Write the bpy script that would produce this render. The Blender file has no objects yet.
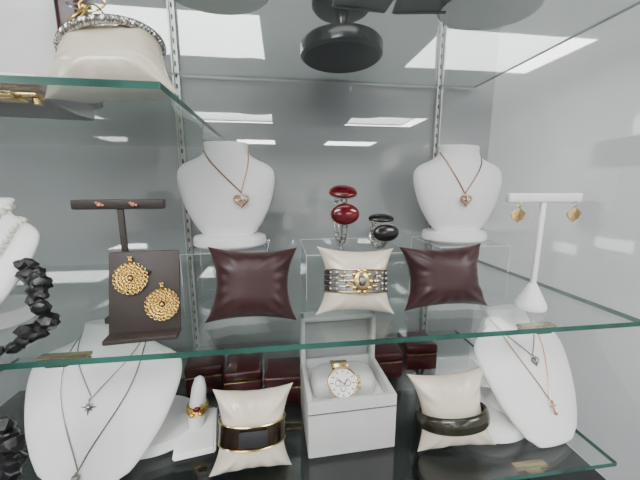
import bpy, bmesh, math, random
from mathutils import Vector, Matrix, Euler, noise
random.seed(4)
Z0=1.35
ZM=Z0-.17; ZB=Z0-.382; ZL=Z0+.093; ZT=Z0+.235; ZD=Z0-.47
YB=.72; YF=.305
XL=-.62; XR=.52
CEIL=Z0+1.1
scene=bpy.context.scene
col=scene.collection

# ---------------- materials
def mat(name,color=(.8,.8,.8),rough=.5,metal=0,coat=0,coatrough=.03,coatior=1.5,sheen=0,noise_amt=0,noise_scale=30,bump=0,bump_scale=100,emit=0,spec=.5):
    m=bpy.data.materials.new(name); m.use_nodes=True
    nt=m.node_tree; b=nt.nodes['Principled BSDF']
    b.inputs['Base Color'].default_value=(*color,1)
    b.inputs['Roughness'].default_value=rough
    b.inputs['Metallic'].default_value=metal
    b.inputs['Coat Weight'].default_value=coat
    b.inputs['Coat Roughness'].default_value=coatrough
    b.inputs['Coat IOR'].default_value=coatior
    b.inputs['Sheen Weight'].default_value=sheen
    b.inputs['Specular IOR Level'].default_value=spec
    if emit:
        b.inputs['Emission Color'].default_value=(*color,1); b.inputs['Emission Strength'].default_value=emit
    tc=nt.nodes.new('ShaderNodeTexCoord')
    if noise_amt:
        n=nt.nodes.new('ShaderNodeTexNoise'); n.inputs['Scale'].default_value=noise_scale; n.inputs['Detail'].default_value=4
        nt.links.new(tc.outputs['Object'],n.inputs['Vector'])
        r=nt.nodes.new('ShaderNodeValToRGB')
        r.color_ramp.elements[0].position=.3; r.color_ramp.elements[1].position=.7
        r.color_ramp.elements[0].color=(*[max(0,c*(1-noise_amt)) for c in color],1)
        r.color_ramp.elements[1].color=(*[min(1,c*(1+noise_amt)) for c in color],1)
        nt.links.new(n.outputs['Fac'],r.inputs['Fac']); nt.links.new(r.outputs['Color'],b.inputs['Base Color'])
    if bump:
        n2=nt.nodes.new('ShaderNodeTexNoise'); n2.inputs['Scale'].default_value=bump_scale; n2.inputs['Detail'].default_value=3
        nt.links.new(tc.outputs['Object'],n2.inputs['Vector'])
        bp=nt.nodes.new('ShaderNodeBump'); bp.inputs['Strength'].default_value=bump; bp.inputs['Distance'].default_value=.002
        nt.links.new(n2.outputs['Fac'],bp.inputs['Height']); nt.links.new(bp.outputs['Normal'],b.inputs['Normal'])
    return m
def glassmat(name,tint=(.95,.98,.968),ior=1.6,haze=0,hazecol=(.8,.85,.85),rough=0.0):
    m=bpy.data.materials.new(name); m.use_nodes=True
    nt=m.node_tree; nt.nodes.clear()
    o=nt.nodes.new('ShaderNodeOutputMaterial'); t=nt.nodes.new('ShaderNodeBsdfTransparent'); g=nt.nodes.new('ShaderNodeBsdfGlossy')
    t.inputs['Color'].default_value=(*tint,1); g.inputs['Roughness'].default_value=rough
    f=nt.nodes.new('ShaderNodeFresnel')
    # the Fresnel node inverts the IOR on back faces; undo that so both faces reflect alike
    geo=nt.nodes.new('ShaderNodeNewGeometry')
    mi=nt.nodes.new('ShaderNodeMix'); mi.data_type='FLOAT'
    nt.links.new(geo.outputs['Backfacing'],mi.inputs[0]); mi.inputs[2].default_value=ior; mi.inputs[3].default_value=1/ior
    nt.links.new(mi.outputs[0],f.inputs['IOR'])
    mx=nt.nodes.new('ShaderNodeMixShader')
    nt.links.new(f.outputs[0],mx.inputs[0]); 
    last=t
    if haze:
        d=nt.nodes.new('ShaderNodeBsdfDiffuse'); d.inputs['Color'].default_value=(*hazecol,1)
        m2=nt.nodes.new('ShaderNodeMixShader')
        n=nt.nodes.new('ShaderNodeTexNoise'); n.inputs['Scale'].default_value=2.5; n.inputs['Detail'].default_value=2
        tc=nt.nodes.new('ShaderNodeTexCoord'); nt.links.new(tc.outputs['Object'],n.inputs['Vector'])
        mr=nt.nodes.new('ShaderNodeMapRange'); mr.inputs['To Min'].default_value=haze*.4; mr.inputs['To Max'].default_value=haze*1.6
        nt.links.new(n.outputs['Fac'],mr.inputs['Value']); nt.links.new(mr.outputs[0],m2.inputs[0])
        nt.links.new(t.outputs[0],m2.inputs[1]); nt.links.new(d.outputs[0],m2.inputs[2]); last=m2
    nt.links.new(last.outputs[0],mx.inputs[1]); nt.links.new(g.outputs[0],mx.inputs[2])
    nt.links.new(mx.outputs[0],o.inputs['Surface'])
    return m
M={}
M['back']=mat('back_panel_laminate',(.30,.32,.32),.45,coat=1,coatrough=.012,coatior=2.3,noise_amt=.05,noise_scale=3)
M['rear']=mat('glossy_white_wall',(.56,.57,.57),.45,coat=1,coatrough=.03,coatior=2.5,noise_amt=.06,noise_scale=3)
M['wall']=mat('wall_paint',(.60,.60,.59),.7,noise_amt=.03,noise_scale=5)
M['ceil']=mat('ceiling_tile',(.42,.42,.42),.9,noise_amt=.08,noise_scale=40)
M['floor']=mat('carpet',(.12,.12,.13),.9,noise_amt=.3,noise_scale=60)
M['light']=mat('light_diffuser',(1,1,1),.5,emit=20)
M['daylight']=mat('window_daylight',(.9,.95,1),.5,emit=2.2)
M['glass']=glassmat('shelf_glass')
M['edge']=mat('glass_edge_green',(.025,.095,.072),.18,coat=.5,noise_amt=.5,noise_scale=14)
M['edge_pale']=mat('glass_edge_pale',(.17,.22,.21),.2,coat=.3,noise_amt=.2,noise_scale=14)
M['acryl']=glassmat('clear_acrylic',(.985,.99,.99),1.35)
M['acedge']=mat('acrylic_edge',(.65,.7,.7),.2,coat=.5,noise_amt=.03)
M['side']=glassmat('side_pane',(.95,.96,.96),1.5,haze=.16,hazecol=(.9,.91,.91))  # whitish haze of reflections painted into otherwise clear glass
M['deck']=mat('black_deck',(.010,.011,.012),.12,coat=.3,noise_amt=.3)
M['steel']=mat('rail_steel',(.50,.50,.48),.35,metal=.6,noise_amt=.05)
M['slot']=mat('rail_slot',(.08,.08,.08),.8,noise_amt=.1)
M['brass']=mat('brass',(.60,.46,.22),.25,metal=1,noise_amt=.1)
M['gold']=mat('gold',(.95,.64,.20),.24,metal=1,noise_amt=.12,noise_scale=300)
M['palegold']=mat('pale_gold',(.85,.66,.34),.3,metal=1,noise_amt=.12,noise_scale=300)
M['rose']=mat('rose_gold',(.60,.32,.19),.28,metal=1,noise_amt=.05)
M['silver']=mat('silver',(.60,.58,.55),.22,metal=1,noise_amt=.1,noise_scale=200)
M['dsilver']=mat('dark_silver',(.25,.24,.22),.3,metal=1,noise_amt=.3,noise_scale=300)
M['bronze']=mat('dark_bronze',(.12,.09,.06),.25,metal=1,noise_amt=.35,noise_scale=60)
M['white']=mat('white_leatherette',(.86,.86,.85),.42,noise_amt=.02,bump=.15,bump_scale=900)
M['burg']=mat('burgundy_satin',(.036,.011,.012),.40,sheen=.05,noise_amt=.1,noise_scale=40,bump=.05,bump_scale=700,spec=.4)
M['cream']=mat('cream_satin',(.73,.655,.53),.22,sheen=.05,noise_amt=.04,noise_scale=30,bump=.05,bump_scale=500,spec=.7)
M['black']=mat('black_gloss',(.008,.008,.009),.22,coat=.1,noise_amt=.2,noise_scale=80)
M['rock']=mat('black_rough_stone',(.008,.008,.009),.34,noise_amt=.5,noise_scale=120,bump=.4,bump_scale=260)
M['blackm']=mat('black_matte',(.02,.02,.022),.5,noise_amt=.2)
M['red']=mat('red_stone',(.10,.003,.007),.15,coat=.2,noise_amt=.4,noise_scale=60)
M['redbox']=mat('dark_red_leather',(.045,.004,.006),.33,coat=.15,noise_amt=.15,noise_scale=60)
M['greybox']=mat('light_grey_box',(.56,.56,.55),.35,noise_amt=.03,bump=.1,bump_scale=700)
M['lidgrey']=mat('grey_satin_lining',(.30,.31,.31),.4,noise_amt=.03)
M['brown']=mat('brown_leatherette',(.035,.026,.022),.5,noise_amt=.15,bump=.2,bump_scale=600)
M['pearl']=mat('pearl',(.78,.73,.63),.2,coat=1,noise_amt=.06,noise_scale=60)
M['jade']=mat('dark_green_stone',(.024,.023,.012),.25,coat=.3,noise_amt=.3,noise_scale=40)
M['dial']=mat('watch_dial',(.88,.87,.83),.3,coat=1,noise_amt=.02)
M['pink']=mat('pink_stone',(.6,.2,.16),.15,coat=1,noise_amt=.2)
M['door']=mat('dark_wood',(.05,.035,.03),.4,noise_amt=.3,noise_scale=8)
M['grey']=mat('grey_card',(.16,.165,.17),.45,noise_amt=.08)
M['screen']=mat('dark_screen',(.03,.035,.04),.2,noise_amt=.1)

# ---------------- mesh helpers
class B:
    def __init__(s): s.v=[];s.f=[];s.mi=[];s.mats=[]
    def slot(s,m):
        if m not in s.mats: s.mats.append(m)
        return s.mats.index(m)
    def add(s,vs,fs,m,T=None):
        o=len(s.v); k=s.slot(m)
        for p in vs:
            p=Vector(p); s.v.append(T@p if T else p)
        for f in fs: s.f.append([i+o for i in f]); s.mi.append(k)
        return s
def bm_data(bm):
    bm.verts.index_update()
    vs=[v.co.copy() for v in bm.verts]; fs=[[v.index for v in f.verts] for f in bm.faces]
    bm.free(); return vs,fs
def box(cx,cy,cz,sx,sy,sz,bev=0,seg=2):
    bm=bmesh.new(); bmesh.ops.create_cube(bm,size=1)
    for v in bm.verts: v.co=Vector((v.co.x*sx+cx,v.co.y*sy+cy,v.co.z*sz+cz))
    if bev: bmesh.ops.bevel(bm,geom=bm.edges[:],offset=bev,segments=seg,profile=.5,affect='EDGES')
    return bm_data(bm)
def loft(rings,closed=True,cap=True):
    vs=[];fs=[];n=len(rings[0])
    for r in rings: vs+=list(r)
    for i in range(len(rings)-1):
        for j in range(n if closed else n-1):
            a=i*n+j;b=i*n+(j+1)%n
            fs.append([a,b,b+n,a+n])
    if cap:
        fs.append(list(range(n))[::-1]); o=(len(rings)-1)*n; fs.append([o+k for k in range(n)])
    return vs,fs
def lathe(prof,n=32,sx=1,sy=1,c=(0,0,0)):
    return loft([[Vector((c[0]+r*sx*math.cos(2*math.pi*k/n),c[1]+r*sy*math.sin(2*math.pi*k/n),c[2]+z)) for k in range(n)] for r,z in prof])
def ico(c,r,sub=2,scale=(1,1,1),jit=0,seed=0):
    bm=bmesh.new(); bmesh.ops.create_icosphere(bm,subdivisions=sub,radius=1)
    for v in bm.verts:
        p=v.co.copy()
        if jit: p*=1+jit*noise.noise(p*1.6+Vector((seed*3.1,seed*1.7,0)))*1.6
        v.co=Vector((c[0]+p.x*r*scale[0],c[1]+p.y*r*scale[1],c[2]+p.z*r*scale[2]))
    return bm_data(bm)
def tube(pts,r,n=8,closed=False,flat=1):
    pts=[Vector(p) for p in pts]; N=len(pts); rings=[]; up=None
    for i,p in enumerate(pts):
        a=pts[(i-1)%N] if (closed or i>0) else pts[i]
        b=pts[(i+1)%N] if (closed or i<N-1) else pts[i]
        t=(b-a).normalized() if (b-a).length>1e-9 else Vector((0,0,1))
        if up is None: up=t.orthogonal().normalized()
        up=(up-t*up.dot(t)); up=up.normalized() if up.length>1e-6 else t.orthogonal().normalized()
        s=t.cross(up)
        rr=r[i] if isinstance(r,(list,tuple)) else r
        rings.append([p+(up*math.cos(2*math.pi*k/n)+s*flat*math.sin(2*math.pi*k/n))*rr for k in range(n)])
    if closed:
        vs,fs=loft(rings,True,False); o=(N-1)*n
        for j in range(n): fs.append([o+j,o+(j+1)%n,(j+1)%n,j])
        return vs,fs
    return loft(rings)
def torus(c,R,r,axis='z',n=36,m=8,sx=1,sy=1):
    pts=[]
    for k in range(n):
        a=2*math.pi*k/n; u=R*sx*math.cos(a); w=R*sy*math.sin(a)
        d={'z':(u,w,0),'y':(u,0,w),'x':(0,u,w)}[axis]
        pts.append(Vector(c)+Vector(d))
    return tube(pts,r,m,True)
def mk(name,b,parent=None,smooth=True,label=None,loc=None,rot=None,cat=None,ang=40):
    me=bpy.data.meshes.new(name); me.from_pydata([tuple(v) for v in b.v],[],b.f)
    for m in b.mats: me.materials.append(m)
    for p,k in zip(me.polygons,b.mi): p.material_index=k
    bm=bmesh.new(); bm.from_mesh(me); bmesh.ops.recalc_face_normals(bm,faces=bm.faces[:]); bm.to_mesh(me); bm.free()
    if smooth:
        for p in me.polygons: p.use_smooth=True
        me.set_sharp_from_angle(angle=math.radians(ang))
    me.update()
    o=bpy.data.objects.new(name,me); col.objects.link(o)
    if parent: o.parent=parent
    if loc is not None: o.location=loc
    if rot is not None: o.rotation_euler=rot
    if label: o['label']=label
    if cat: o['category']=cat
    return o
def one(vsfs,m): return B().add(vsfs[0],vsfs[1],m)
def thing(name,label,cat,loc=(0,0,0),rot=(0,0,0),group=None):
    e=bpy.data.objects.new(name,None); e.empty_display_size=.02; col.objects.link(e)
    e.location=loc; e.rotation_euler=rot; e['label']=label; e['category']=cat
    if group: e['group']=group
    return e
def struct(name,bx,m,label=None):
    o=mk(name,one(box(*bx),m),smooth=False); o['kind']='structure'
    if label: o['label']=label
    return o

# ---------------- store shell
RX0,RX1,RY0,RY1=-6.5,2.9,-8.2,YB+.03
def sbox(name,x0,x1,y0,y1,z0,z1,m,label):
    return struct(name,((x0+x1)/2,(y0+y1)/2,(z0+z1)/2,x1-x0,y1-y0,z1-z0),m,label)
sbox('floor',RX0,RX1,RY0,RY1,-.1,0,M['floor'],'dark grey carpeted shop floor')
sbox('ceiling',RX0,RX1,RY0,RY1,CEIL,CEIL+.1,M['ceil'],'light grey tiled shop ceiling')
sbox('wall_front',RX0,RX1,RY0-.1,RY0,0,CEIL,M['wall'],'plain white shop wall')
sbox('wall_left',RX0-.1,RX0,RY0,RY1,0,CEIL,M['wall'],'plain white shop wall')
sbox('wall_right',RX1,RX1+.1,RY0,RY1,0,CEIL,M['wall'],'plain white shop wall')
sbox('wall_back',RX0,XR,YB,YB+.03,0,CEIL,M['back'],'pale grey glossy back panel of the display case')
sbox('wall_rear',XR,RX1,YB,YB+.03,0,CEIL,M['rear'],'glossy white panelled wall beside the display case')
# ceiling light panels
for cx in (-3.4,-.72,1.76):
    for cy in (-1.07,-3.72,-6.3):
        b=B(); b.add(*box(0,0,-.012,1.22,.68,.008),M['light'])
        e=thing('ceiling_light','rectangular fluorescent ceiling panel with white diffuser','ceiling light',(cx,cy,CEIL),group='shop ceiling light panels')
        mk('diffuser',b,e,False)
        f=B()
        for s in (-1,1):
            f.add(*box(0,s*.35,-.01,1.26,.02,.02),M['white']); f.add(*box(s*.62,0,-.01,.02,.68,.02),M['white'])
        mk('frame',f,e,False)

# ---------------- display case
e=thing('display_case_base','black cabinet base with glossy black deck','cabinet',(0,0,0))
mk('body',one(box((XL+XR)/2,(.27+YB-.004)/2,(ZD-.02)/2,XR-XL-.006,YB-.274,ZD-.02,.004),M['blackm']),e,False)
mk('deck',one(box((XL+XR)/2,(.26+YB-.003)/2,ZD-.01,XR-XL-.004,YB-.263,.02,.002),M['deck']),e,False,label='glossy black deck panel')
for s,x in (('a',XR),('b',XL)):
    b=one(([(x,.26,ZD),(x,YB,ZD),(x,YB,CEIL),(x,.26,CEIL)],[[0,1,2,3]]),M['side'])
    o=mk('glass_side_panel',b,None,False,label='clear glass side pane of the display case with painted reflection haze',cat='glass panel'); o['group']='display case side panes'
# shelf standards
for x in (-.212,.376):
    e=thing('shelf_standard','slotted metal shelf standard fixed to the back panel','shelf rail',(x,YB,ZD),group='slotted shelf standards')
    h=CEIL-ZD
    b=B(); b.add(*box(-.0055,-.005,h/2,.003,.010,h),M['steel']); b.add(*box(.0055,-.005,h/2,.003,.010,h),M['steel']); b.add(*box(0,-.0025,h/2,.009,.005,h),M['steel'])
    mk('channel',b,e,False)
    b=B(); z=.02
    while z<h-.02:
        b.add(*box(0,-.0055,z,.003,.0015,.009),M['slot']); z+=.022
    mk('slots',b,e,False,label='row of dark slots')
# glass shelves
def shelf(x0,x1,ztop,y0,y1,label,th=.0065,em='edge',clearback=True):
    e=thing('glass_shelf',label,'glass shelf',(0,0,0),group='clear glass shelves')
    cx,cy=(x0+x1)/2,(y0+y1)/2
    V,F=box(cx,cy,ztop-th/2,x1-x0,y1-y0,th)
    b=B(); k1=b.slot(M['glass']); k2=b.slot(M[em])
    b.v=[Vector(v) for v in V]
    for f in F:
        c=sum((Vector(V[i]) for i in f),Vector())/len(f)
        n=(Vector(V[f[1]])-Vector(V[f[0]])).cross(Vector(V[f[2]])-Vector(V[f[1]])).normalized()
        clear=abs(n.z)>.5 or (clearback and c.y>y1-.001)
        b.f.append(f); b.mi.append(k1 if clear else k2)
    mk('pane',b,e,False,label='clear glass pane with green edges')
    return e
def clip(e,x,y,z):
    b=B(); b.add(*box(x,y,z-.0035,.05,.012,.004,.001),M['brass']); b.add(*box(x,y-.004,z-.0055,.022,.02,.006,.0015),M['brass'])
    b.add(*tube([(x-.022,y,z-.006),(x-.022,y,z-.011)],.004,12),M['brass']); b.add(*tube([(x+.022,y,z-.006),(x+.022,y,z-.011)],.004,12),M['brass'])
    mk('clip',b,e,label='brass shelf clip')
TH=.0065
YE=YB-.011
s=shelf(-.60,.462,ZM,YF,YE,'wide clear glass shelf with green edge carrying pillows and busts')
clip(s,-.235,.33,ZM-TH); clip(s,.33,.33,ZM-TH)
s=shelf(-.60,.462,ZB,YF,YE,'lowest clear glass shelf above the black deck')
clip(s,.345,.325,ZB-TH); clip(s,-.29,.33,ZB-TH)
s=shelf(-.60,-.105,ZL,YF,YE,'short clear glass shelf holding a bracelet pillow')
clip(s,-.245,.33,ZL-TH); clip(s,-.12,.69,ZL-TH)
s=shelf(-.60,.462,ZT,YF-.02,YE,'uppermost clear glass shelf seen from below',th=.004,em='edge_pale',clearback=False)
# ---------------- bust
TT=[0,.06,.16,.30,.45,.60,.72,.79,.85,.90,.95,1]
WW=[.40,.56,.70,.84,.94,1.0,.985,.86,.60,.475,.45,.46]
DD=[.06,.09,.13,.165,.185,.185,.17,.15,.135,.13,.13,.13]
def itp(t,A):
    t=max(0,min(1,t))
    for i in range(len(TT)-1):
        if t<=TT[i+1]:
            k=(t-TT[i])/(TT[i+1]-TT[i])
            p0=A[max(0,i-1)];p1=A[i];p2=A[i+1];p3=A[min(len(A)-1,i+2)]
            m1=(p2-p0)/2; m2=(p3-p1)/2
            return (2*k**3-3*k*k+1)*p1+(k**3-2*k*k+k)*m1+(-2*k**3+3*k*k)*p2+(k**3-k*k)*m2
    return A[-1]
class Bust:
    def __init__(s,H,W,lean,zb,y0=0,dk=1): s.H=H;s.W=W/2;s.lean=lean;s.zb=zb;s.y0=y0;s.dk=dk
    def w(s,t): return itp(t,WW)*s.W
    def d(s,t): return itp(t,DD)*s.H*s.dk
    def c(s,t): return s.y0+s.lean*s.H*t
    def z(s,t): return s.zb+s.H*t
    def pt(s,x,t,off=.0012,side=-1):
        w=s.w(t); q=max(0,1-(x/w)**2)**.5
        return Vector((x,s.c(t)+side*(s.d(t)*q+off),s.z(t)))
    def mesh(s):
        n=48; rings=[]
        ts=[i/36 for i in range(37)]
        def ring(t,k=1,dz=0):
            out=[]
            for j in range(n):
                a=2*math.pi*j/n; x=s.w(t)*k*math.cos(a); yy=s.d(t)*k*math.sin(a)
                if yy>0: yy*=.55
                out.append(Vector((x,s.c(t)+yy,s.z(t)+dz)))
            return out
        rings.append(ring(0,.8,-.002))
        for t in ts: rings.append(ring(t))
        rings.append(ring(1,.93,.0025)); rings.append(ring(1,.8,.003))
        return loft(rings)
def bust(label,loc,H,W,lean=.12,foot=.075,footy=.02,zb=.016,rotz=0,group=None,m='white',footx=0,dk=1,strut=False):
    e=thing('necklace_bust',label,'necklace display bust',loc,(0,0,rotz),group)
    bs=Bust(H,W,lean,zb,0,dk)
    mk('torso',one(bs.mesh(),M[m]),e,ang=60)
    prof=[(foot*.93,0),(foot,.004),(foot,.014),(foot*.97,.020),(foot*.6,.0235),(foot*.2,.024)]
    mk('base',one(lathe(prof,40,1,.8,(footx,footy,0)),M[m]),e)
    if strut:
        mk('support',one(tube([(footx*.5,footy,.015),(0,bs.c(.5)+.005,bs.z(.45))],[.03,.02],20),M[m]),e)
    return e,bs
def chain_path(bs,tp,tn=.93,px=0,fw=1.25,n=26,off=.0014):
    w0=bs.w(tn)*.985
    def side(sg):
        out=[]
        for i in range(n+1):
            s=i/n; t=tn-(tn-tp)*s
            x=sg*w0*(1-s)**.95*(1+.35*math.sin(math.pi*s)*(fw-1)*2)+px*s
            lim=bs.w(t)*.985
            out.append(bs.pt(max(-lim,min(lim,x)),t,off))
        return out
    L=side(-1); R=side(1)
    back=[]
    for i in range(1,10):
        a=math.pi*i/10
        x=w0*math.cos(a); t=tn+.04*math.sin(a)
        back.append(Vector((x*1.01,bs.c(t)+bs.d(t)*.55*math.sin(a)*1.04+.001,bs.z(t))))
    return L+R[::-1][1:]+back, L[-1]
def heart_o(ps,c,drop):
    n=36; pts=[]
    for k in range(n):
        a=2*math.pi*k/n
        pts.append(c+Vector(((16*math.sin(a)**3)/17*ps,0,(13*math.cos(a)-5*math.cos(2*a)-2*math.cos(3*a)-math.cos(4*a))/17*ps-drop)))
    return pts
def necklace(label,e,bs,tp,m,kind='heart',r=.0008,px=0,tn=.93,fw=1.25,ps=.009):
    pth,p=chain_path(bs,tp,tn,px,fw)
    t=thing('necklace',label,'necklace',e.location,e.rotation_euler)
    mk('chain',one(tube(pth,r,6,True),M[m]),t)
    b=B(); 
    Tp=Matrix.Translation(p+Vector((0,-.0015,0)))@Matrix.Rotation(-math.atan(bs.lean)*.8,4,'X')
    c=Vector((0,-.0012,0))
    b.add(*torus(c+Vector((0,-.0005,-.001)),.002,.0006,'x',14,6),M[m],Tp)
    if kind=='heart':
        c2=c+Vector((0,-.002,0))
        b.add(*tube(heart_o(ps,c2,ps+.001),.0020,8,True),M[m],Tp)
        b.add(*tube(heart_o(ps*.5,c2+Vector((0,-.001,0)),ps+.001),.0012,6,True),M['silver'],Tp)
        b.add(*ico(c2+Vector((0,-.001,-ps-.001)),.0024,2),M['rose'],Tp)
    elif kind=='open_heart':
        b.add(*tube(heart_o(ps,c,ps),.0011,6,True),M[m],Tp); b.add(*ico(c+Vector((0,-.001,-ps)),.0028,2),M['silver'],Tp)
    elif kind=='star':
        for k in range(4):
            a=math.pi*k/4; d=Vector((math.cos(a),0,math.sin(a)))*ps*(1 if k%2==0 else .65)
            b.add(*tube([c-d+Vector((0,0,-ps)),c+Vector((0,-.001,-ps)),c+d+Vector((0,0,-ps))],[.0004,.0016,.0004],6),M[m],Tp)
        b.add(*ico(c+Vector((0,-.001,-ps)),.0025,2),M['silver'],Tp)
    elif kind=='cross':
        b.add(*box(c.x,c.y,c.z-ps,.0022,.002,ps*2,.0005),M[m],Tp); b.add(*box(c.x,c.y,c.z-ps*.75,ps*1.2,.002,.0022,.0005),M[m],Tp)
        b.add(*ico(c+Vector((0,-.001,-ps*1.9)),.0026,2),M['pink'],Tp)
    elif kind=='bead':
        b.add(*ico(c+Vector((0,0,-.006)),.005,2),M[m],Tp)
    mk('pendant',b,t)
    return t

# ---------------- acrylic riser
def riser(x,y,z,sx,sy,h,label='clear acrylic riser block on the glass shelf'):
    e=thing('display_riser',label,'display riser',(x,y,z),group='clear acrylic risers')
    a,b_=sx/2,sy/2
    V=[(-a,-b_,0),(a,-b_,0),(a,b_,0),(-a,b_,0),(-a,-b_,h),(a,-b_,h),(a,b_,h),(-a,b_,h)]
    mk('panels',one((V,[[0,1,5,4],[1,2,6,5],[2,3,7,6],[3,0,4,7],[4,5,6,7]]),M['acryl']),e,False)
    b=B(); t=.0007
    for p,q in ((4,5),(5,6),(6,7),(7,4),(0,4),(1,5),(2,6),(3,7)):
        P=Vector(V[p])*.995; Q=Vector(V[q])*.995
        b.add(*tube([P,Q],t,4),M['acedge'])
    mk('edges',b,e,False,label='bright polished acrylic edges')
    return e

riser(-.101,.60,ZM,.15,.13,.055); riser(.38,.60,ZM,.15,.13,.055)
e,bs=bust('white leatherette bust with rose gold heart necklace on an acrylic riser',(-.101,.60,ZM+.0555),.180,.182,.10,.07,.012,group='white necklace busts',rotz=.05)
necklace('rose gold open heart pendant necklace draped on a white bust',e,bs,.49,'rose',r=.0012,ps=.013,px=.028)
e,bs=bust('white leatherette bust with rose gold heart necklace on an acrylic riser',(.378,.60,ZM+.0555),.182,.204,.10,.07,.012,group='white necklace busts',rotz=.04)
necklace('rose gold open heart pendant necklace draped on a white bust',e,bs,.47,'rose',r=.0012,ps=.012,px=-.008)
# bottom busts
e,bs=bust('large white bust with layered silver necklaces on the lowest shelf',(-.264,.365,ZB),.172,.215,.62,.072,.09,zb=.004,rotz=-.10,group='white necklace busts',footx=.046,dk=.7,strut=True)
necklace('fine silver chain necklace with starburst pendant',e,bs,.56,'dsilver','star',r=.0008,ps=.010)
necklace('long plain silver chain on white bust',e,bs,.12,'dsilver','bead',r=.0009,fw=1.7,tn=.90)
e,bs=bust('white bust with layered gold pendant necklaces on the lowest shelf',(.404,.345,ZB),.168,.180,.66,.068,.070,zb=.004,rotz=.16,group='white necklace busts',footx=-.058,dk=.7,strut=True)
necklace('fine silver chain necklace with open heart pendant',e,bs,.66,'dsilver','open_heart',r=.0007,ps=.007)
necklace('long rose gold chain necklace with drop pendant',e,bs,.34,'rose','cross',r=.0008,ps=.009)
# far left bust with pearls
e,bs=bust('white bust carrying pearl strand and black stones',(-.388,.355,ZM),.150,.18,.55,.055,.06,zb=.004,rotz=-.15,group='white necklace busts',dk=.7)
def resample(pts,step):
    out=[pts[0]];acc=0
    for a,c in zip(pts,pts[1:]):
        L=(c-a).length; 
        while acc+L>=step:
            k=(step-acc)/L; a=a.lerp(c,k); L=(c-a).length; out.append(a.copy()); acc=0
        acc+=L
    return out
for lb,tp,fw,sp,pr,tn in (('cream pearl strand draped over a white bust',.45,1.3,.0095,.0048,.93),('long pearl strand with small pearls on a white bust',.10,1.6,.0072,.0034,.82)):
    pth,p=chain_path(bs,tp,tn,0,fw,n=26,off=.004)
    t=thing('pearl_necklace',lb,'necklace',e.location,e.rotation_euler)
    b=B()
    for q in resample(pth,sp): b.add(*ico(q,pr,2),M['pearl'])
    mk('pearls',b,t)
# top shelf busts
bust('white bust standing on the uppermost glass shelf',(.285,.410,ZT),.13,.17,.1,.07,.01,group='white necklace busts')
bust('white bust standing on the uppermost glass shelf',(-.075,.415,ZT),.13,.17,.1,.07,.01,group='white necklace busts')
# black round stand
e=thing('round_display_stand','black round pedestal stand on the uppermost glass shelf','display stand',(.118,.60,ZT))
mk('base',one(lathe([(.070,0),(.076,.004),(.076,.022),(.072,.027),(.02,.029),(.012,.034),(.010,.06),(.012,.08)],40),M['black']),e)
mk('tray',one(lathe([(.012,.08),(.05,.083),(.055,.088),(.055,.098),(.05,.10)],40),M['black']),e,label='round black tray top')
# grey cards on top shelf
for i,(x,y,r) in enumerate(((.112,.412,.05),(.19,.41,-.15))):
    b=B(); b.add(*box(0,0,.0015,.075,.06,.003,.0006),M['grey']); b.add(*box(0,.025,.03,.07,.003,.055,.0006),M['grey'],Matrix.Rotation(-.2,4,'X'))
    mk('display_card',b,None,False,label='folded dark grey card on the uppermost glass shelf',loc=(x,y,ZT+.0002),rot=(0,0,r),cat='card')['group']='grey display cards'

# ---------------- pillows
def pillow(label,loc,w,h,T,m,k=.14,kz=.10,rx=-.28,rz=0,seed=0,group='jewellery display pillows',ry=0,taper=0):
    n=40; vs=[];fs=[]
    def P(u,v,s):
        x=u*(w/2)*(1-k*(1-v*v))*(1-taper*(v+1)/2); z=v*(h/2)*(1-kz*(1-u*u))
        th=T/2*(max(0,(1-u**4)*(1-v**4)))**.6
        ang=math.atan2(abs(v),abs(u)); rr=math.hypot(u,v)/1.414
        q=max(0,rr-.42)/.58
        fold=.20*q*math.cos((ang-math.pi/4)*15+seed+(1 if u*v>0 else 2.2))
        wr=noise.noise(Vector((u*1.2+seed,v*1.2,s)))*.05+fold
        return Vector((x,s*th*(1+wr),z))
    for s in (-1,1):
        o=len(vs)
        for i in range(n+1):
            for j in range(n+1):
                u=math.sin((2*i/n-1)*math.pi/2*.999); v=math.sin((2*j/n-1)*math.pi/2*.999)
                vs.append(P(u,v,s))
        for i in range(n):
            for j in range(n):
                a=o+i*(n+1)+j; q=[a,a+1,a+n+2,a+n+1]
                fs.append(q if s<0 else q[::-1])
    R=Euler((rx,ry,rz)).to_matrix()
    zmin=min((R@v).z for v in vs)
    o=mk('display_pillow',one((vs,fs),M[m]),None,label=label,loc=(loc[0],loc[1],loc[2]-zmin),rot=(rx,ry,rz),cat='pillow',ang=80)
    bm=bmesh.new(); bm.from_mesh(o.data); bmesh.ops.remove_doubles(bm,verts=bm.verts[:],dist=.00003); bmesh.ops.recalc_face_normals(bm,faces=bm.faces[:]); bm.to_mesh(o.data); bm.free()
    o['group']=group
    return o
pillow('burgundy satin display pillow, empty, beside a bracelet pillow',(-.038,.377,ZM),.114,.095,.050,'burg',k=.22,kz=.14,seed=1,rz=.03,ry=.04)
pillow('burgundy satin display pillow, empty, beside a bracelet pillow',(.227,.385,ZM),.122,.090,.050,'burg',k=.22,kz=.14,seed=2,rz=-.05,ry=-.03)
def cuff(name,label,pl,w,T,hh,build,k=.2):
    t=thing(name,label,'bracelet',pl.location,pl.rotation_euler)
    build(t,w*(1-k)/2+.0015,T/2+.003,hh); return t
def band(ax,ay,h,th,n=64,bulge=.0):
    rings=[]
    for (o,z) in ((0,-h/2),(th,-h/2*.95),(th+bulge,0),(th,h/2*.95),(0,h/2),(0,-h/2)):
        rings.append([Vector(((ax+o)*math.cos(2*math.pi*j/n),(ay+o)*math.sin(2*math.pi*j/n),z)) for j in range(n)])
    return loft(rings,True,False)
pc=pillow('cream satin pillow wearing a wide silver and gold cuff',(.098,.380,ZM),.108,.090,.044,'cream',k=.26,kz=.14,seed=3,ry=.05)
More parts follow.
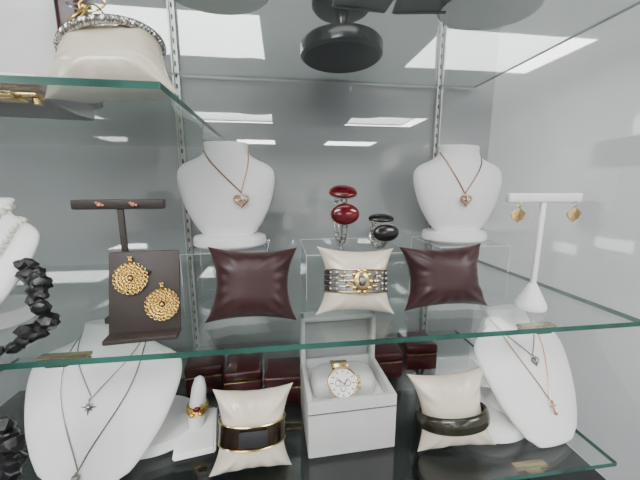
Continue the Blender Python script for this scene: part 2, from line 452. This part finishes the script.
def b1(t,ax,ay,h):
    mk('cuff_band',one(band(ax,ay,h,.002),M['dsilver']),t)
    b=B()
    for z in (-h/2,h/2): b.add(*torus((0,0,z),1,.0010,'z',48,6,ax+.0025,ay+.0025),M['brass'])
    for z in (-h*.25,0,h*.25): b.add(*torus((0,0,z),1,.0008,'z',48,6,ax+.0025,ay+.0025),M['silver'])
    for i in range(9):
        for z in (-h*.37,-h*.12,h*.12,h*.37):
            a=-math.pi/2+(i-4)*.25
            if abs(i-4)<2: continue
            b.add(*ico(((ax+.0025)*math.cos(a),(ay+.0025)*math.sin(a),z),.0022,1),M['dsilver'])
    mk('raised_trim',b,t,label='raised silver and gold trim')
    b=B(); y=-(ay+.004)
    b.add(*ico((0,y,0),.011,3,(1,.3,1.25)),M['brass'])
    b.add(*ico((0,y-.003,0),.005,2,(1,.5,1.3)),M['dsilver'])
    for k in range(10):
        a=k*math.pi/5; b.add(*ico((.012*math.cos(a),y,.014*math.sin(a)),.003,2,(1,.6,1)),M['gold'])
    for s in (-1,1):
        for k in range(3): b.add(*ico((s*(.017+k*.003),y+.001+k*.001,(k-1)*.006),.003,2,(1.3,.5,.8)),M['brass' if k!=1 else 'silver'])
    mk('crest',b,t,label='ornate gold crest')
cuff('cuff_bracelet','wide silver cuff with ornate gold crest around a cream pillow',pc,.108,.046,.028,b1,.26)
# bottom pillows
p1=pillow('cream satin pillow wearing a dark bronze cuff',(-.045,.37,ZB),.110,.110,.048,'cream',k=.26,kz=.12,seed=5,rz=.1,ry=.07)
def b2(t,ax,ay,h):
    mk('cuff_band',one(band(ax,ay,h,.002),M['bronze']),t)
    b=B()
    for z in (-h/2,h/2): b.add(*torus((0,0,z),1,.0012,'z',48,6,ax+.0020,ay+.0020),M['brass'])
    mk('edging',b,t,label='worn brassy edging')
    mk('front_plate',one(box(0,-(ay+.0028),0,.036,.0016,h*.7,.0005),M['blackm']),t,label='dark inset front panel')
cuff('cuff_bracelet','wide dark bronze cuff with brassy edges around a cream pillow',p1,.110,.050,.028,b2,.26)
p2=pillow('cream satin pillow wearing a dark stone bangle',(.242,.365,ZB),.114,.110,.048,'cream',k=.26,kz=.12,seed=6,rz=-.15,ry=-.12)
def b3(t,ax,ay,h):
    rings=[]; n=72
    for q in range(13):
        a=2*math.pi*q/12; o=.0045+.0045*math.cos(a); z=-.008+.0115*math.sin(a)
        rings.append([Vector(((ax+o)*math.cos(2*math.pi*j/n),(ay+o)*math.sin(2*math.pi*j/n),z)) for j in range(n)])
    mk('bangle_ring',one(loft(rings,True,False),M['jade']),t,ang=80)
cuff('bangle','polished dark olive stone bangle around a cream pillow',p2,.113,.058,.02,b3,.26)
# top left pillow + bracelet
p3=pillow('white satin pillow wearing a twisted silver bangle',(-.188,.405,ZL),.134,.092,.060,'cream',k=.10,kz=.12,seed=8,rx=-.5,rz=.1,ry=-.10,taper=.22)
t=thing('bangle','twisted silver cable bangle with gold knot on a white pillow','bracelet',p3.location,p3.rotation_euler)
b=B()
for ph in (0,2*math.pi/3,4*math.pi/3):
    pts=[]
    for k in range(320):
        a=2*math.pi*k/320; tw=a*26+ph
        pts.append(Vector(((.052+.0028*math.cos(tw))*math.cos(a),(.036+.0028*math.cos(tw))*math.sin(a),.022+.0028*math.sin(tw)+.008*math.cos(a))))
    b.add(*tube(pts,.0022,6,True),M['silver'])
mk('cable',b,t)
b=B()
for s,tw in ((-1,.5),(1,-.4),(1,.9),(-1,-1.0)):
    T=Matrix.Translation((-.012,-.036,.034))@Matrix.Rotation(tw,4,'Y')@Matrix.Rotation(s*.4,4,'X')
    b.add(*torus((s*.010,0,.005),.010,.0010,'y',24,6,1.3,.7),M['silver' if tw>0 else 'gold'],T)
b.add(*ico((-.012,-.038,.036),.0038,2),M['gold'])
mk('knot',b,t,label='fine gold and silver wire bow')
# open red box top-left
e=thing('jewellery_box','open dark red wooden box with white lining beside a pillow','jewellery box',(-.334,.43,ZL),(0,0,.12))
b=B(); b.add(*box(0,0,.012,.16,.11,.024,.004),M['redbox']); mk('body',b,e)
mk('lining',one(box(0,0,.026,.13,.092,.006,.002),M['white']),e,label='white padded lining')
b=B(); 
b.add(*box(0,.070,.105,.170,.006,.165,.002),M['redbox'])
for s in (-1,1): b.add(*box(s*.070,.053,.105,.032,.040,.165,.008,3),M['redbox'])
for zz in (.030,.180): b.add(*box(0,.053,zz,.170,.040,.024,.008),M['redbox'])
l=mk('lid',b,e)
mk('lid_lining',one(box(0,.060,.105,.115,.012,.130,.003),M['white']),l,label='white satin lid lining')

# ---------------- T earring stands
def tstand(label,loc,h,w,m,base='round',rz=0):
    e=thing('earring_stand',label,'earring stand',loc,(0,0,rz))
    if base=='round': mk('base',one(lathe([(.0190,0),(.0200,.003),(.0190,.008),(.013,.020),(.008,.030),(.005,.036)],32),M[m]),e)
    else: mk('base',one(box(0,0,.004,.05,.04,.008,.002),M[m]),e)
    mk('stem',one(box(0,0,h/2,.007,.005,h-.01,.001),M[m]),e)
    mk('crossbar',one(box(0,0,h-.006,w,.01,.012,.002),M[m]),e)
    return e
tstand('white T-shaped earring stand holding gold shell earrings',(.351,.365,ZM),.162,.104,'white',rz=-.05)
def earring(x,y,z,gp,label):
    t=thing('earring',label,'earring',(x,y,z)); t['group']=gp
    n=9
    b=B()
    fan=[]
    for k in range(n):
        a=math.radians(-62+124*k/(n-1)); rr=.0185-.0035*abs(k-4)/4+(.0006 if k%2==0 else 0)
        fan.append(Vector((rr*.78*math.sin(a),0,.008-rr*math.cos(a))))
    front=[Vector((0,-.002,.009))]+[p+Vector((0,-.0015,0)) for p in fan]
    back=[Vector((0,.0,.009))]+fan
    N=len(front)
    vs=front+back; fs=[[0,i,i+1] for i in range(1,N-1)]+[[N,N+i+1,N+i] for i in range(1,N-1)]+[[i,i+N,i+1+N,i+1] for i in range(1,N-1)]+[[0,N,N+1,1],[0,N-1,2*N-1,N]]
    b.add(vs,fs,M['palegold'])
    for p in fan: b.add(*tube([Vector((0,-.002,.008)),p+Vector((0,-.002,0))],.0008,6),M['palegold'])
    mk('shell',b,t)
    mk('hook',one(torus((0,-.001,.0125),.0035,.0006,'x',16,6),M['palegold']),t)
for x in (.309,.392): earring(x,.3585,ZM+.135,'gold shell earrings','gold fan-shaped drop earring hanging from white stand')
tstand('dark brown T-shaped earring stand beside pendant easel',(-.199,.405,ZM),.155,.105,'brown','box',rz=.05)
for dx in (-.02,.018):
    b=B(); b.add(*ico((0,0,0),.003,2),M['pink']); b.add(*ico((.004,0,-.001),.002,2),M['rose']); b.add(*ico((-.003,0,.002),.002,2),M['rose'])
    mk('stud_earring',b,None,label='tiny pink stone stud earring on brown stand',loc=(-.199+dx,.398,ZM+.149),cat='earring')['group']='pink stud earrings'
# pendant easel
e=thing('pendant_easel','dark brown easel board holding two round gold pendants','pendant display',(-.158,.345,ZM),(0,0,.08))
tilt=Matrix.Rotation(-.25,4,'X')
b=B(); b.add(*box(0,0,.050,.076,.004,.098,.002),M['brown'],tilt); mk('board',b,e)
b=B(); b.add(*box(0,-.006,.004,.076,.022,.006,.002),M['brown']); mk('ledge',b,e)
b=B(); b.add(*tube([(0,.021,.075),(0,.038,.003)],.004,8,flat=2.5),M['brown']); mk('strut',b,e)
def medallion(x,z,gp):
    t=thing('gold_pendant','round gold filigree pendant with bail hanging on brown easel','pendant',e.location,e.rotation_euler); t['group']=gp
    b=B(); y=-.0042
    def A(d): b.add(*d,M['gold'],tilt)
    for R,w in ((.0142,.0006),(.0108,.0006),(.0072,.0006),(.0040,.0006)): A(torus((x,y-.0003,z),R,w,'y',40,6))
    for R,n,r,w in ((.0164,22,.0020,.0007),(.0125,18,.0016,.0006),(.0090,14,.0015,.0006),(.0056,9,.0014,.0006)):
        for k in range(n):
            a=2*math.pi*k/n; A(torus((x+R*math.cos(a),y-.0006,z+R*math.sin(a)),r,w,'y',8,5))
            A(ico((x+R*math.cos(a),y-.0010,z+R*math.sin(a)),.0006,1))
    A(ico((x,y-.001,z),.0024,2))
    A(torus((x,y-.001,z+.0210),.003,.0009,'x',16,6))
    A(tube([(x-.002,y-.001,z+.0235),(x+.002,y-.001,z+.0235)],.0016,8))
    mk('disc',b,t)
medallion(-.014,.068,'gold filigree pendants'); medallion(.019,.036,'gold filigree pendants')
# ---------------- bracelets on riser
riser(.118,.505,ZM,.165,.14,.07)
def linkbracelet(label,loc,Ry,Rz,stonem,nst,ss,rz=0,rest='silver',a0=.62,da=.2,sy=.8):
    t=thing('stone_bracelet',label,'bracelet',loc,(0,0,rz))
    b=B(); pts=[Vector((0,Ry*math.cos(2*math.pi*k/48),Rz*math.sin(2*math.pi*k/48))) for k in range(48)]
    for s in (-1,1): b.add(*tube([p+Vector((s*.004,0,0)) for p in pts],.0013,6,True),M[rest])
    for k in range(24):
        a=2*math.pi*k/24; b.add(*ico((0,Ry*math.cos(a),Rz*math.sin(a)),.0035,1,(1.5,.8,.8)),M[rest])
    mk('links',b,t)
    b=B(); fr=B()
    for i in range(nst):
        a=math.pi*(a0+ i*da)
        p=Vector((0,Ry*math.cos(a),Rz*math.sin(a)))
        rot=Matrix.Translation(p)@Matrix.Rotation(a-math.pi/2,4,'X')
        b.add(*ico((0,0,.003),ss,3,(1.3,sy,.4)),M[stonem],rot)
        fr.add(*torus((0,0,.001),1,.0011,'z',28,6,ss*1.28,ss*sy*.98),M['dsilver'],rot)
    mk('stones',b,t,label='oval polished stones'); mk('settings',fr,t)
linkbracelet('silver link bracelet with oval dark red stones on acrylic riser',(.102,.51,ZM+.0705+.049),.036,.048,'red',2,.0180,a0=.68,da=.27,sy=.95)
linkbracelet('silver link bracelet with oval black stones on acrylic riser',(.156,.465,ZM+.0705+.026),.026,.023,'black',2,.0165,rz=.1,a0=.60,da=.34)
# ---------------- watch box
WY=.425
e=thing('watch_box','open light grey watch box with padded white interior','watch box',(.094,WY,ZB),(0,0,.03))
W,D,H=.130,.115,.088
b=B()
b.add(*box(0,-D/2+.004,H/2,W,.008,H,.002),M['greybox']); b.add(*box(0,D/2-.004,H/2,W,.008,H,.002),M['greybox'])
for s in (-1,1): b.add(*box(s*(W/2-.004),0,H/2,.008,D-.01,H,.002),M['greybox'])
b.add(*box(0,0,.004,W-.01,D-.01,.008),M['greybox']); b.add(*box(0,-D/2-.0003,H*.80,W*.998,.0012,.0012),M['dsilver'])
mk('body',b,e)
mk('lining',one(box(0,0,H-.022,W-.018,D-.018,.012,.003),M['white']),e,label='white padded lining')
b=B(); b.add(*box(0,D/2+.006,H+.038,W,.010,.086,.003),M['greybox'])
for s in (-1,1): b.add(*box(s*(W/2-.004),D/2-.006,H+.038,.008,.024,.086,.002),M['greybox'])
b.add(*box(0,D/2-.006,H+.077,W,.024,.008,.002),M['greybox'])
l=mk('lid',b,e,loc=(0,0,0))
mk('lid_lining',one(box(0,D/2-.002,H+.036,W-.018,.008,.070,.002),M['lidgrey']),l,label='grey satin lid lining')
def sq(cx,cy,cz,a,b_,c,n=24,p=.6):
    rings=[]
    f=lambda v:math.copysign(abs(v)**p,v)
    for i in range(1,n):
        ph=-math.pi/2+math.pi*i/n
        rings.append([Vector((cx+a*f(math.cos(ph))*f(math.cos(2*math.pi*j/n)),cy+b_*f(math.cos(ph))*f(math.sin(2*math.pi*j/n)),cz+c*f(math.sin(ph)))) for j in range(n)])
    return loft(rings)
mk('cushion',one(sq(-.004,-.008,H-.008,.050,.030,.026),M['greybox']),e,label='pale grey leatherette watch cushion')
t=thing('wristwatch','two-tone gold and steel wristwatch with round white chronograph dial','wristwatch',(.085,WY-.008,ZB+H-.008),(.0,0,-.05))
b=B()
n=34
for k in range(n):
    a=2*math.pi*k/n
    ry,rz=.0345,.0305
    p=Vector((0,-ry*math.cos(a),rz*math.sin(a)))
    T=Matrix.Translation(p)@Matrix.Rotation(math.atan2(rz*math.cos(a),ry*math.sin(a)),4,'X')
    for dx,mm,ww in ((-.0095,'brass',.0075),(0,'silver',.0105),(.0095,'brass',.0075)):
        b.add(*box(dx,0,0,ww,.0054,.0032,.001,1),M[mm],T)
mk('bracelet_links',b,t,label='chunky gold and steel link bracelet')
face=Matrix.Translation((0,-.029,.020))@Matrix.Rotation(math.radians(56),4,'X')@Matrix.Scale(1.2,4)
b=B(); b.add(*lathe([(.0165,-.004),(.0185,-.002),(.0185,.002),(.0165,.004),(.0155,.0042)],40),M['silver'],face)
b.add(*torus((0,0,.004),.0170,.0011,'z',40,8),M['brass'],face)
b.add(*box(0,.019,-.001,.018,.008,.004,.001),M['brass'],face); b.add(*box(0,-.019,-.001,.018,.008,.004,.001),M['brass'],face)
mk('case',b,t,label='round steel case with gold bezel')
dl=lathe([(.0160,.0040),(.0160,.0046)],40)
mk('dial',one(([face@Vector(p) for p in dl[0]],dl[1]),M['dial']),t,label='white dial')
b=B()
for k in range(12):
    a=2*math.pi*k/12; R4=face@Matrix.Rotation(a,4,'Z')
    b.add(*box(0,.0132,.005,.0009,.0028,.0005),M['black'],R4)
for c in ((-.006,0),(.006,0),(0,-.006)):
    b.add(*torus((c[0],c[1],.005),.0032,.0004,'z',20,4),M['black'],face)
mk('hour_marks',b,t,label='black hour marks and small subdials')
b=B(); b.add(*box(.002,.003,.0056,.0009,.009,.0004),M['black'],face@Matrix.Rotation(-.6,4,'Z')); b.add(*box(0,.004,.006,.0007,.012,.0004),M['black'],face@Matrix.Rotation(.9,4,'Z'))
mk('hands',b,t)
b=B()
for y in (-.006,0,.006): b.add(*tube([face@Vector((.018,y,0)),face@Vector((.022,y,0))],.0018,10),M['gold'])
mk('crown',b,t)

# ---------------- ring stand
e=thing('ring_stand','white sloped base with upright finger form holding a ring','ring display',(-.136,.423,ZB),(0,0,.15))
V=[(-.03,-.035,0),(.03,-.035,0),(.03,.035,0),(-.03,.035,0),(-.028,-.033,.008),(.028,-.033,.008),(.028,.033,.026),(-.028,.033,.026)]
bm=bmesh.new(); vv=[bm.verts.new(v) for v in V]
for f in ([3,2,1,0],[4,5,6,7],[0,1,5,4],[1,2,6,5],[2,3,7,6],[3,0,4,7]): bm.faces.new([vv[i] for i in f])
bmesh.ops.bevel(bm,geom=bm.edges[:],offset=.0025,segments=2,affect='EDGES')
mk('base',one(bm_data(bm),M['white']),e)
SL=.12
fp=lambda y,z:(SL*z-.003,y,z)
mk('finger',one(tube([fp(.01,.012),fp(.011,.03),fp(.012,.055),fp(.014,.078),fp(.0155,.091),fp(.016,.095)],[.0125,.0125,.012,.0105,.007,.002],20),M['white']),e)
t=thing('ring','wide gold ring with small dark stone on white finger form','ring',e.location,e.rotation_euler)
b=B()
for zz,rr in ((.046,.0026),(.050,.0028),(.042,.0026)): b.add(*torus((SL*zz-.003,.012,zz),.0134,rr,'z',36,8),M['gold'])
mk('ring_band',b,t)
b=B(); b.add(*ico((.003,-.003,.052),.0050,2,(1.2,.6,.9)),M['red']); b.add(*ico((.008,-.003,.044),.0042,2),M['gold']); b.add(*ico((-.004,-.003,.044),.0042,2),M['gold']); b.add(*ico((.009,-.001,.056),.003,2),M['gold']); mk('ring_stone',b,t)

# ---------------- dark red closed boxes
def rbox(x,y,rz,s=.066,h=.056):
    e=thing('ring_box','closed dark red leather jewellery box on the lowest shelf','jewellery box',(x,y,ZB),(0,0,rz),'dark red jewellery boxes')
    mk('body',one(box(0,0,h*.3,s,s,h*.6,.003),M['redbox']),e)
    mk('lid',one(box(0,0,h*.81,s+.002,s+.002,h*.36,.006,3),M['redbox']),e)
    mk('hinge_trim',one(box(0,0,h*.62,s-.001,s-.001,h*.05),M['brass']),e,False,label='thin brass trim')
for a in ((-.152,.56,.1),(-.076,.535,.03),(-.002,.510,-.04),(.205,.56,0),(.29,.58,-.05)): rbox(*a)

# ---------------- black stone strand
ctrl=[(-.285,.375,ZM+.078),(-.270,.352,ZM+.070),(-.254,.338,ZM+.056),(-.247,.33,ZM+.036),(-.255,.322,ZM+.018),(-.268,.304,ZM+.014),(-.276,.288,ZM+.002),(-.276,.284,ZM-.03),(-.274,.283,ZM-.06),(-.270,.283,ZM-.09),(-.270,.283,ZM-.12),(-.266,.283,ZM-.15),(-.260,.284,ZM-.175)]
ctrl=[Vector(c) for c in ctrl]
b=B()
for i,q in enumerate(resample(ctrl,.0095)):
    low=q.z<ZM-.05
    for k in range(3 if low else (2 if q.z>ZM+.02 else 1)):
        sp=.014 if low else .007
        o=Vector((random.uniform(-sp,sp),random.uniform(-.002,.002),random.uniform(-.005,.005)))
        b.add(*ico(q+o,random.uniform(.0065,.0105),2,(1.05,.85,.9),.30,i*3+k),M['rock'])
t=thing('stone_necklace','chunky black stone strand hanging over the shelf edge','necklace',(0,0,0))
mk('stones',b,t,ang=30)
mk('cord',one(tube(ctrl,.001,6),M['blackm']),t)

# ---------------- shop furnishings mirrored in the glossy wall
e=thing('wall_monitor','dark flat screen mounted on the white shop wall','monitor',(RX1-.016,-.90,Z0+.30))
mk('housing',one(box(0,0,0,.03,.36,.22,.005),M['blackm']),e,False); mk('screen',one(box(-.016,0,0,.002,.33,.19),M['screen']),e,False)
e=thing('wall_picture','small framed dark notice on the white shop wall','picture',(RX1-.011,-1.05,Z0-.28))
mk('frame',one(box(0,0,0,.02,.2,.3,.003),M['blackm']),e,False); mk('print',one(box(-.0105,0,0,.002,.16,.26),M['screen']),e,False)
for i,(yy,zz,hh,ww) in enumerate(((-.55,Z0+.50,.14,.5),(-.80,Z0-.50,.10,.30),(-1.25,Z0-.62,.10,.25))):
    w_=mk('window_%d'%(i+1),one(box(RX1-.004,yy,zz,.006,ww,hh),M['daylight']),smooth=False); w_['kind']='structure'; w_['label']='small glowing pane added for a bright reflection in the wall'  # glowing panes added so the glossy wall mirrors bright patches
e=thing('shop_counter','white shop counter along the wall','counter',(2.45,-2.2,0))
mk('body',one(box(0,0,.45,.7,1.8,.9,.01),M['wall']),e,False); mk('worktop',one(box(0,0,.92,.74,1.84,.04,.01),M['greybox']),e,False)
e=thing('shop_door','dark wooden door in the white shop wall','door',(-1.0,RY0+.04,0))
mk('door_leaf',one(box(0,0,1.02,.9,.05,2.04,.01),M['door']),e,False); mk('handle',one(tube([(.36,.03,1),(.36,.07,1),(.26,.07,1)],.01,10),M['steel']),e)

# ---------------- lights
def area(loc,rot,sx,sy,p,c=(1,1,1)):
    l=bpy.data.lights.new('fill_light','AREA'); l.shape='RECTANGLE'; l.size=sx; l.size_y=sy; l.energy=p; l.color=c
    o=bpy.data.objects.new('fill_light',l); col.objects.link(o); o.location=loc; o.rotation_euler=rot
    return o
area((0,-.1,CEIL-.03),(math.radians(14),0,0),1.2,.4,9,(1,.98,.95))  # added fill light under the ceiling to brighten the case, not a fixture
w=bpy.data.worlds.new('World'); scene.world=w; w.use_nodes=True
w.node_tree.nodes['Background'].inputs[0].default_value=(.8,.85,.9,1); w.node_tree.nodes['Background'].inputs[1].default_value=.3

cam=bpy.data.cameras.new('Camera'); co=bpy.data.objects.new('Camera',cam); col.objects.link(co)
cam.sensor_width=36; cam.lens=36*300/640; cam.clip_start=.01
co.location=(0,0,Z0); co.rotation_euler=(math.radians(80),0,math.radians(-7.4))
scene.camera=co
